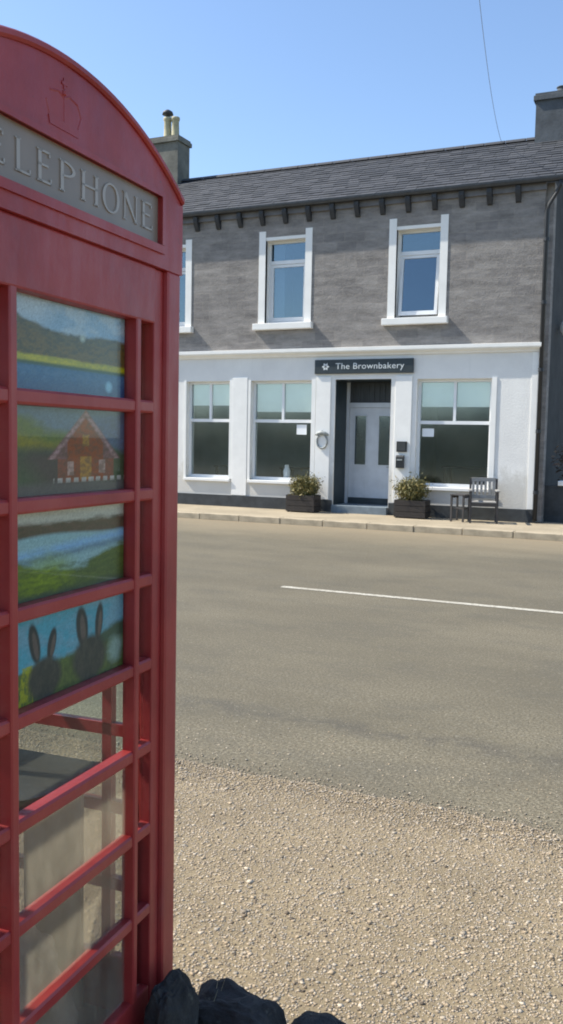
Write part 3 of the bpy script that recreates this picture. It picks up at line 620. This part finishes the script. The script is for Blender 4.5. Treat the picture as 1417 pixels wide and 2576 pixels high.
# recessed doorway
a, b = DR; yd = YF + .72
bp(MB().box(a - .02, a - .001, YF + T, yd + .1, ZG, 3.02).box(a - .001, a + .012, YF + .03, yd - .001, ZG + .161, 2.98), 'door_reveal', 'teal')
bp(MB().box(b + .001, b + .02, YF + T, yd + .1, ZG, 3.02), 'door_reveal', 'white_smooth')
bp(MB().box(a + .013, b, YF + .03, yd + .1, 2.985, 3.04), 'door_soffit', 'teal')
bp(MB().box(a - .0, b, YF - .10, yd + .05, ZG - .02, ZG + .16, .01), 'door_step', 'step')
bp(MB().box(a - .12, b + .12, YF - .002, YF + .0, 3.005, 3.02), 'door_head_line', 'white_smooth')
door = bp(MB().box(a + .09, b - .09, yd, yd + .05, ZG + .165, 2.42), 'door', 'door')
fr = bp(MB().box(a + .013, a + .085, yd - .03, yd + .06, ZG + .161, 2.98).box(b - .085, b - .001, yd - .03, yd + .06, ZG + .161, 2.98).box(a + .085, b - .085, yd - .032, yd + .058, 2.425, 2.53), 'door_frame', 'door')
tp = bp(MB().box(a + .086, b - .086, yd + .0, yd + .03, 2.531, 2.98), 'over_door_panel', 'lead')
for k in range(9):
    x = a + .10 + k * .125; bp(MB().box(x, x + .055, yd - .018, yd + .0, 2.56, 2.95, .004), 'slat', 'lead', tp)
dx0, dx1 = a + .09, b - .09
for (p, q) in ((dx0 + .13, dx0 + .39), (dx1 - .39, dx1 - .13)):
    gl_ = bp(MB().box(p, q, yd - .006, yd - .001, 1.16, 2.24), 'door_pane', 'glass_shop', door)
    bp(MB().box(p - .02, p, yd - .016, yd, 1.14, 2.26).box(q, q + .02, yd - .016, yd, 1.14, 2.26).box(p, q, yd - .016, yd, 2.24, 2.26).box(p, q, yd - .016, yd, 1.14, 1.16), 'pane_moulding', 'door', door)
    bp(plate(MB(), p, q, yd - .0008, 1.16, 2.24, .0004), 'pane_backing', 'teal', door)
    bp(MB().box(p, q, yd - .012, yd, .42, 1.0, .005), 'door_panel', 'door', door)
bp(MB().tube([(dx1 - .07, yd - .05, 1.12), (dx1 - .18, yd - .05, 1.12)], .011, 8).tube([(dx1 - .07, yd, 1.12), (dx1 - .07, yd - .055, 1.12)], .012, 8), 'handle', 'grey_metal', door)
bp(MB().box(dx0 + .0, dx1, yd - .02, yd - .001, ZG + .166, ZG + .30), 'weather_board', 'teal', door)
# upper windows
for k, (a, b) in enumerate(UW):
    yf = YF + .20
    win = bp(MB().box(a, a + .05, yf, yf + .08, UZ0, UZ1).box(b - .05, b, yf, yf + .08, UZ0, UZ1).box(a + .05, b - .05, yf, yf + .08, UZ1 - .12, UZ1).box(a + .05, b - .05, yf, yf + .08, UZ0, UZ0 + .06), 'upper_window', 'white_frame')
    bp(MB().box(a + .05, b - .05, yf - .008, yf + .08, 5.57, 5.65), 'transom', 'white_frame', win)
    bp(plate(MB(), a + .045, b - .045, yf + .03, 5.645, UZ1 - .115), 'top_pane', 'glass_upper', win)
    sash = MB(); za, zb = UZ0 + .065, 5.565
    sash.box(a + .052, a + .115, -.02, .03, za, zb).box(b - .115, b - .052, -.02, .03, za, zb).box(a + .115, b - .115, -.02, .03, zb - .06, zb).box(a + .115, b - .115, -.02, .03, za, za + .085)
    pane = plate(MB(), a + .11, b - .11, .004, za + .08, zb - .055)
    til = R(5) if k == 2 else 0
    for mbs in (sash, pane):
        mbs.v = [(x, yf + .03 + y * math.cos(til) - (zb - z) * math.sin(til), zb - (zb - z) * math.cos(til) + y * math.sin(til) * -1) for x, y, z in mbs.v]
    bp(sash, 'sash', 'white_frame', win); bp(pane, 'pane', 'glass_upper', win)
    for p, q in ((a - .16, a), (b, b + .16)): bp(MB().box(p, q, YF + .006, YF + .10, UZ0 + .001, UZ1 + .10 + .03 * k), 'window_margin', 'white_smooth', win)
    for p, q in ((a, a + .006), (b - .006, b)): bp(MB().box(p, q, YF + .1005, yf - .001, UZ0 + .001, UZ1 - .001), 'reveal_paint', 'white_smooth', win)
    bp(MB().box(a - .0, b, YF + .022, yf + .002, UZ1 - .07, UZ1 - .001), 'head_band', 'white_smooth', win)
    bp(MB().box(a - .25, b + .22, YF - .10, yf + .06, UZ0 - .14, UZ0 - .001, .012), 'sill', 'white_smooth', win)
    if k < 2:
        mb = MB(); n = 40; v = []; wv = .30 if k == 1 else .5
        for i in range(n + 1):
            x = a + .03 + wv * i / n; y = yf + .15 + .018 * math.sin(i * 1.25); v += [(x, y, UZ0 + .05), (x, y, UZ1 - .05)]
        mb.raw(v, [(2 * i, 2 * i + 2, 2 * i + 3, 2 * i + 1) for i in range(n)]); bp(mb, 'curtain', 'curtain', win, smooth=True, fix=False)
# eaves: stone band, brackets, gutter
bp(MB().box(XL - .02, XR + .02, YF - .035, YF + .05, 6.60, 6.80), 'eaves_band', 'fascia_band')
for k in range(19):
    x = -3.31 - .556 * k
    bp(MB().prism([(YF + .02, 6.40), (YF - .03, 6.42), (YF - .11, 6.56), (YF - .13, 6.62), (YF - .13, 6.70), (YF + .02, 6.70)], 'x', x - .05, x + .05), 'eaves_bracket', 'bracket')
EX = XR + .40
mb = MB(); pr = [(.065 * math.cos(t_), .065 * math.sin(t_)) for t_ in np.linspace(math.pi, 2 * math.pi, 9)] + [(.055, 0), (.055 * math.cos(-.4), -.02)] + [(.055 * math.cos(t_), .055 * math.sin(t_)) for t_ in np.linspace(-.5, -math.pi + .5, 7)] + [(-.055, 0)]
mb.prism([(YF - .145 + p, 6.80 + q * 1.35) for p, q in pr], 'x', XL - .1, EX); bp(mb, 'gutter', 'gutter')
bp(MB().box(EX, EX + .02, YF - .22, YF - .07, 6.70, 6.82), 'gutter_end_cap', 'white_smooth')
# roof with real slates on the street side
eY, eZ = YF - .13, 6.83
sl_len = math.hypot(RY - eY, RZ - eZ); dy, dz = (RY - eY) / sl_len, (RZ - eZ) / sl_len; ny, nz = -dz, dy
roof = bp(MB().prism([(eY + .03, eZ - .05), (RY, RZ - .05), (2 * RY - eY, eZ - .05), (2 * RY - eY, eZ - .1), (RY, RZ - .13), (eY + .03, eZ - .12)], 'x', XL - .06, EX - .03), 'roof', 'slate')
mb = MB(); ex = .19; rows = int(sl_len / ex) + 1
for side in (1, -1):
    for r_ in range(rows):
        x = XL - .07 - random.uniform(0, .15)
        while x < EX:
            wd = random.uniform(.24, .34) if side == 1 else .6; x1 = min(x + wd - .006, EX + random.uniform(-.01, .01))
            if x1 - x > .04:
                d0 = r_ * ex + random.uniform(-.008, .008); d1 = min(d0 + ex * 1.55, sl_len - .002); h0 = .028 + random.uniform(-.003, .006); h1 = .010; th = .009
                pts = []
                for (d_, h_) in ((d0, h0), (d1, h1)):
                    for hh in (h_ - th, h_):
                        for xx in (x, x1):
                            yy = eY + dy * d_ + ny * hh; zz = eZ - .04 + dz * d_ + nz * hh
                            if side == -1: yy = 2 * RY - yy
                            pts.append((xx, yy, zz))
                mb.raw(pts, [(0, 1, 3, 2), (2, 3, 7, 6), (4, 6, 7, 5), (0, 2, 6, 4), (1, 5, 7, 3)])
            x += wd
o = bp(mb, 'slates', 'slate', roof, fix=True); o['kind'] = 'stuff'
for k in range(24):
    x = XL - .05 + k * .46
    if x + .44 < EX + .1: bp(MB().prism([(RY - .13, RZ - .055), (RY - .12, RZ - .035), (RY, RZ + .04), (RY + .12, RZ - .035), (RY + .13, RZ - .055), (RY, RZ + .02)], 'x', x, x + .445), 'ridge_tile', 'slate', roof)
# chimneys
def chimney(x0, x1, top, mat, pots):
    st_ = bp(MB().box(x0, x1, 20.6, 21.2, 7.9, top - .16), 'chimney_stack', mat)
    bp(MB().box(x0 - .05, x1 + .05, 20.55, 21.25, top - .16, top - .05, .01).box(x0 - .02, x1 + .02, 20.58, 21.22, top - .05, top), 'chimney_cap', mat, st_)
    for x, h_, cowl in pots:
        p = bp(MB().lathe([(.12, 0), (.13, .03), (.105, .08), (.095, h_ * .8), (.105, h_ * .84), (.12, h_ * .92), (.11, h_)], (x, 20.85, top), 16), 'chimney_pot', 'pot' if cowl != 2 else mat, st_, smooth=True)
        if cowl == 1: bp(MB().lathe([(.06, 0), (.06, .07), (.15, .08), (.13, .15), (.05, .20)], (x, 20.85, top + h_), 14), 'chimney_cowl', 'cowl', st_, smooth=True)
    return st_
chimney(-13.75, -12.55, 9.55, 'chimney', [(-13.02, .56, 1), (-12.78, .54, 0)])
chimney(-3.45, -2.50, 9.32, 'chimney_blue', [(-2.95, .16, 2)])
# downpipe with swan neck
pp = bp(MB().tube([(XR + .30, YF - .14, 6.72), (XR + .30, YF - .13, 6.62), (XR + .22, YF - .11, 6.50), (XR + .09, YF - .085, 6.30), (XR + .065, YF - .08, 6.18), (XR + .065, YF - .08, .16)], .042, 12), 'downpipe', 'pipe', smooth=True)
for z in (5.6, 4.4, 3.1, 1.9, .7): bp(MB().tube([(XR + .065, YF - .08, z), (XR + .065, YF - .08, z + .07)], .055, 12).box(XR + .04, XR + .09, YF - .08, YF + .005, z + .02, z + .05), 'pipe_bracket', 'pipe', pp)
bp(MB().box(XR + .0, XR + .16, YF + .10, YF + .40, .13, 6.75), 'quoin_strip', 'grey_wall')

# ------------------------------------------------------------------ fittings on the shop front
sg = tag(empty('shop_sign', (-6.425, YF - .03, 3.12)), 'dark slate blue shop sign with pale lettering above the recessed door', 'sign')
MB().box(-1.105, 1.105, -.03, .026, 0, .30, .006).build('sign_board', 'teal', sg)
def text_mesh(s_, size):
    cu = bpy.data.curves.new('t', 'FONT'); cu.body = s_; cu.size = size; cu.extrude = .002; cu.resolution_u = 3; cu.space_character = 1.05; o = bpy.data.objects.new('t', cu); col.objects.link(o)
    bpy.context.view_layer.update(); me = bpy.data.meshes.new_from_object(o.evaluated_get(bpy.context.evaluated_depsgraph_get())); bpy.data.objects.remove(o); bpy.data.curves.remove(cu); return me
me = text_mesh('The Brownbakery', .185)
par = list(range(len(me.vertices)))
def root_of(a):
    while par[a] != a: par[a] = par[par[a]]; a = par[a]
    return a
for e in me.edges: par[root_of(e.vertices[0])] = root_of(e.vertices[1])
xs_ = [q.co.x for q in me.vertices]; kx = 1.53 / (max(xs_) - min(xs_)); isl = {}
for p in me.polygons: isl.setdefault(root_of(p.vertices[0]), []).append(list(p.vertices))
for fs in isl.values():
    ids = sorted({v for f in fs for v in f}); mp = {v: n for n, v in enumerate(ids)}
    MB().raw([(-.62 + me.vertices[v].co.x * kx, -.0335 - me.vertices[v].co.z, .095 + me.vertices[v].co.y) for v in ids], [[mp[v] for v in f] for f in fs]).build('letter', 'letter', sg)
bpy.data.meshes.remove(me)
mb = MB()
for k in range(6):
    a_ = k * math.pi / 3; c_, s_ = math.cos(a_), math.sin(a_); mb.prism([(-.85 + c_ * r_ - s_ * q, .15 + s_ * r_ + c_ * q) for r_, q in ((.015, 0), (.05, .026), (.088, 0), (.05, -.026))], 'y', -.034, -.030)
mb.build('flower_emblem', 'letter', sg)
rg = tag(empty('wall_ornament', (-7.33, YF - .024, 1.66)), 'round grey metal ornament hanging on the white pier left of the door', 'ornament')
MB().tube([(.12 * math.cos(t_), -.02, .15 * math.sin(t_)) for t_ in np.linspace(0, 2 * math.pi, 28, endpoint=False)], .02, 8, True).build('ring', 'grey_metal', rg, smooth=True)
MB().tube([(-.15, -.02, .14), (-.08, -.03, .175), (0, -.035, .19), (.08, -.03, .175), (.15, -.02, .14)], [.02, .035, .04, .035, .02], 8).build('top_bow', 'grey_metal', rg, smooth=True)
MB().tube([(0, 0, .19), (0, -.02, .24)], .012, 6).build('hook', 'grey_metal', rg)
nb = tag(empty('notice_case', (-5.52, YF - .023, 1.47)), 'small black framed menu case on the white pier right of the door', 'notice case')
MB().box(-.11, .11, -.04, .0, 0, .22, .005).build('case', 'black_metal', nb); MB().box(-.085, .085, -.044, -.041, .025, .195).build('menu_sheet', 'plinth', nb)
lb = tag(empty('letter_box', (-5.54, YF - .023, 1.13)), 'dark letter box mounted below the menu case beside the door', 'letter box')
MB().prism([(-.09, 0), (0, 0), (0, .27), (-.06, .27), (-.09, .23)], 'x', -.08, .08).build('body', 'black_metal', lb); MB().box(-.06, .06, -.097, -.091, .16, .19).build('slot_flap', 'grey_metal', lb)
# dish on the gable
ds = tag(empty('wall_dish', (XR, 20.9, 4.24)), 'small white dish fixed high on the shaded gable', 'dish')
MB().tube([(0, 0, 0), (.12, 0, .0), (.18, -.04, .02)], .015, 8).build('arm', 'grey_metal', ds)
mb = MB().lathe([(.02, .06), (.10, .045), (.17, .015), (.20, -.01), (.19, -.02), (.10, .02), (.02, .03)], seg=20); mb.v = [(.18 + x * .8, -.10 - z, .03 + y) for x, y, z in mb.v]; mb.build('reflector', 'white_smooth', ds, smooth=True)

# planters with shrubs on the pavement
def planter(x, y, wd, dp, h_, label):
    p = tag(empty('planter', (x, y, .121)), label, 'planter', 'timber planters beside the shop door'); n = 3
    for (a0, a1, b0, b1) in ((-wd / 2, wd / 2, -dp / 2, -dp / 2 + .025), (-wd / 2, wd / 2, dp / 2 - .025, dp / 2), (-wd / 2, -wd / 2 + .025, -dp / 2 + .026, dp / 2 - .026), (wd / 2 - .025, wd / 2, -dp / 2 + .026, dp / 2 - .026)):
        for k in range(n): MB().box(a0, a1, b0, b1, .02 + k * h_ / n, .02 + (k + 1) * h_ / n - .008, .003).build('plank', 'trough', p)
    for sx in (-1, 1):
        for sy in (-1, 1): MB().box(sx * (wd / 2 - .026), sx * (wd / 2 - .07), sy * (dp / 2 - .026), sy * (dp / 2 - .07), 0, h_ + .02).build('corner_batten', 'trough', p)
    MB().box(-wd / 2 + .03, wd / 2 - .03, -dp / 2 + .03, dp / 2 - .03, h_ * .5, h_ - .02).build('soil', 'soil', p); return p
def shrub(c, rx, ry, h_, mat, label, seed, n=1500, leaf=.03, cat='shrub', group=None, stems=26):
    r = random.Random(seed); root = tag(empty('shrub', c), label, cat, group); mb = MB(); ms = MB(); tips = []
    for k in range(stems):
        a_ = r.uniform(0, 6.28); d = r.uniform(.3, 1); tip = Vector((math.cos(a_) * rx * d, math.sin(a_) * ry * d, h_ * r.uniform(.6, 1.0))); midp = Vector((tip.x * .35, tip.y * .35, tip.z * .55)); ms.tube([(0, 0, 0), midp, tip], [.008, .006, .003], 5); tips.append((midp, tip))
    for _ in range(n):
        m_, t_ = r.choice(tips); q = m_.lerp(t_, r.random() ** .7); sp = .10
        q = q + Vector((r.gauss(0, sp * rx / .3), r.gauss(0, sp * .8), r.gauss(0, sp * .8)))
        if q.z < .02: continue
        d = Vector((r.gauss(0, 1), r.gauss(0, 1), r.gauss(.8, .8))).normalized(); s_ = d.cross(Vector((r.gauss(0, 1), r.gauss(0, 1), r.gauss(0, 1)))).normalized(); l = leaf * r.uniform(.6, 1.5); wl = l * .28
        mb.raw([q - d * l, q + s_ * wl, q + d * l, q - s_ * wl], [(0, 1, 2, 3)])
    ms.build('stems', 'dark_timber', root); mb.build('foliage', mat, root, fix=False); return root
planter(-7.60, 17.83, (.66), .40, .36, 'dark timber planter on the left of the shop door')
planter(-5.15, 17.80, (.66), .40, .36, 'dark timber planter on the right of the shop door')
shrub((-7.60, 17.83, .41), .25, .13, .38, 'heather', 'yellow green heather growing in the planter left of the door', 11, 6500, .032, group='shrubs in the planters')
shrub((-5.17, 17.80, .41), .27, .13, .42, 'heather', 'yellow green heather growing in the planter right of the door', 23, 7000, .032, group='shrubs in the planters')

# garden chair and little table in front of the right window
ch = tag(empty('garden_chair', (-3.66, 17.66, .121), R(14)), 'silvered timber garden armchair with a slatted back under the right window', 'chair')
for sx in (-1, 1):
    MB().box(sx * .235, sx * .275, -.25, -.21, 0, .62, .004).build('leg', 'dark_timber', ch)
    mb = MB(); mb.prism([(.21, 0), (.25, 0), (.33, .86), (.29, .86)], 'x', sx * .235, sx * .275); mb.build('leg', 'dark_timber', ch)
    MB().box(sx * .225, sx * .295, -.28, .27, .621, .648, .006).build('armrest', 'weathered', ch)
    MB().box(sx * .245, sx * .265, -.209, .209, .34, .40).build('side_rail', 'dark_timber', ch)
for k in range(5): MB().box(-.234, .234, -.245 + k * .095, -.165 + k * .095, .401, .421, .004).build('seat_slat', 'weathered', ch)
MB().box(-.234, .234, -.24, -.215, .33, .40).build('front_rail', 'dark_timber', ch)
for z in (.46, .80): MB().box(-.234, .234, .25 + (z - .4) * .09, .278 + (z - .4) * .09, z, z + .075, .004).build('back_rail', 'weathered', ch)
for k in range(6):
    x = -.20 + k * .08; mb = MB().prism([(.258, .536), (.274, .536), (.302, .799), (.286, .799)], 'x', x - .024, x + .024); mb.build('back_slat', 'weathered', ch)
tb = tag(empty('side_table', (-4.12, 17.66, .121), R(-6)), 'small dark slatted table standing left of the garden chair', 'table')
for k in range(4): MB().box(-.15, .15, -.20 + k * .102, -.108 + k * .102, .52, .542, .003).build('top_slat', 'dark_timber', tb)
for sx in (-1, 1):
    for sy in (-1, 1): MB().box(sx * .105, sx * .140, sy * .155, sy * .19, 0, .519).build('leg', 'dark_timber', tb)
    MB().box(sx * .11, sx * .135, -.154, .154, .47, .518).build('rail', 'dark_timber', tb)
MB().box(-.104, .104, -.15, .15, .24, .262).build('lower_shelf', 'dark_timber', tb)

# low boundary wall beside the gable
bw = tag(empty('boundary_wall', (0, 18.75, .0)), 'low dark wall with a white coping running right from the gable', 'wall')
MB().box(XR + .17, 8, -.14, .14, -.04, .86).build('wall', 'plinth', bw)
for k in range(9): MB().box(XR + .42 + k * 1.15, XR + 1.55 + k * 1.15, -.19, .19, .862, .96, .012).build('coping_stone', 'white_smooth', bw)
MB().raw([(XR, 18.6, .1), (60, 18.6, .1), (60, 60, .1), (XR, 60, .1)], [(0, 1, 2, 3)]).build('yard', 'earth', kind='structure')
shrub((XR + .75, 19.5, .1), .38, .4, 1.55, 'rust_leaf', 'rusty brown shrub behind the low wall by the gable', 31, 2600, .05, stems=14)

# overhead cable
def at(px, py, Y):
    u2, v2 = (px - 708.5) / 2244.9, (1288 - py) / 2244.9; d = fw + i2 * u2 + j2 * v2; return Vector((0, 0, CAM_Z)) + d * (Y / d.y)
p0, p1 = at(1262, 357, 20.9), at(1190, -160, 12.0)
pts = []
for k in range(25):
    t_ = k / 24; p = p0.lerp(p1, t_); p.z -= .35 * 4 * t_ * (1 - t_); pts.append(p)
cb = MB().tube(pts, .0045, 6).build('overhead_cable', simple('cable_grey', (.20, .24, .30), .6, .1), fix=False); tag(cb, 'thin grey overhead cable rising from the slate roof into the sky', 'cable')

# unseen leaf screen added behind the viewpoint to darken the shop window reflections
r = random.Random(3); mb = MB()
for _ in range(16000):
    x = r.uniform(-34, 22); h_ = 3.1 + .7 * noise.noise((x * .35, 0, 0)) + .5 * noise.noise((x * 1.3, 4, 0)); z = h_ * r.random() ** .8; q = Vector((x, -9.3 + r.uniform(-.7, .7) * (1 - .3 * z / h_), z + .02))
    d = Vector((r.gauss(0, 1), r.gauss(0, 1), r.gauss(0, 1))).normalized(); s_ = d.orthogonal().normalized(); l = r.uniform(.10, .24); mb.raw([q - d * l, q + s_ * l * .5, q + d * l, q - s_ * l * .5], [(0, 1, 2, 3)])
M['added_hedge'] = leafmat('added_hedge_leaves', (.045, .06, .035), (.075, .09, .06), (.11, .13, .09))
o = mb.build('added_hedge', 'added_hedge', kind='stuff', fix=False); tag(o, 'unseen leafy screen added to darken the reflections in the shop windows', 'added_hedge')
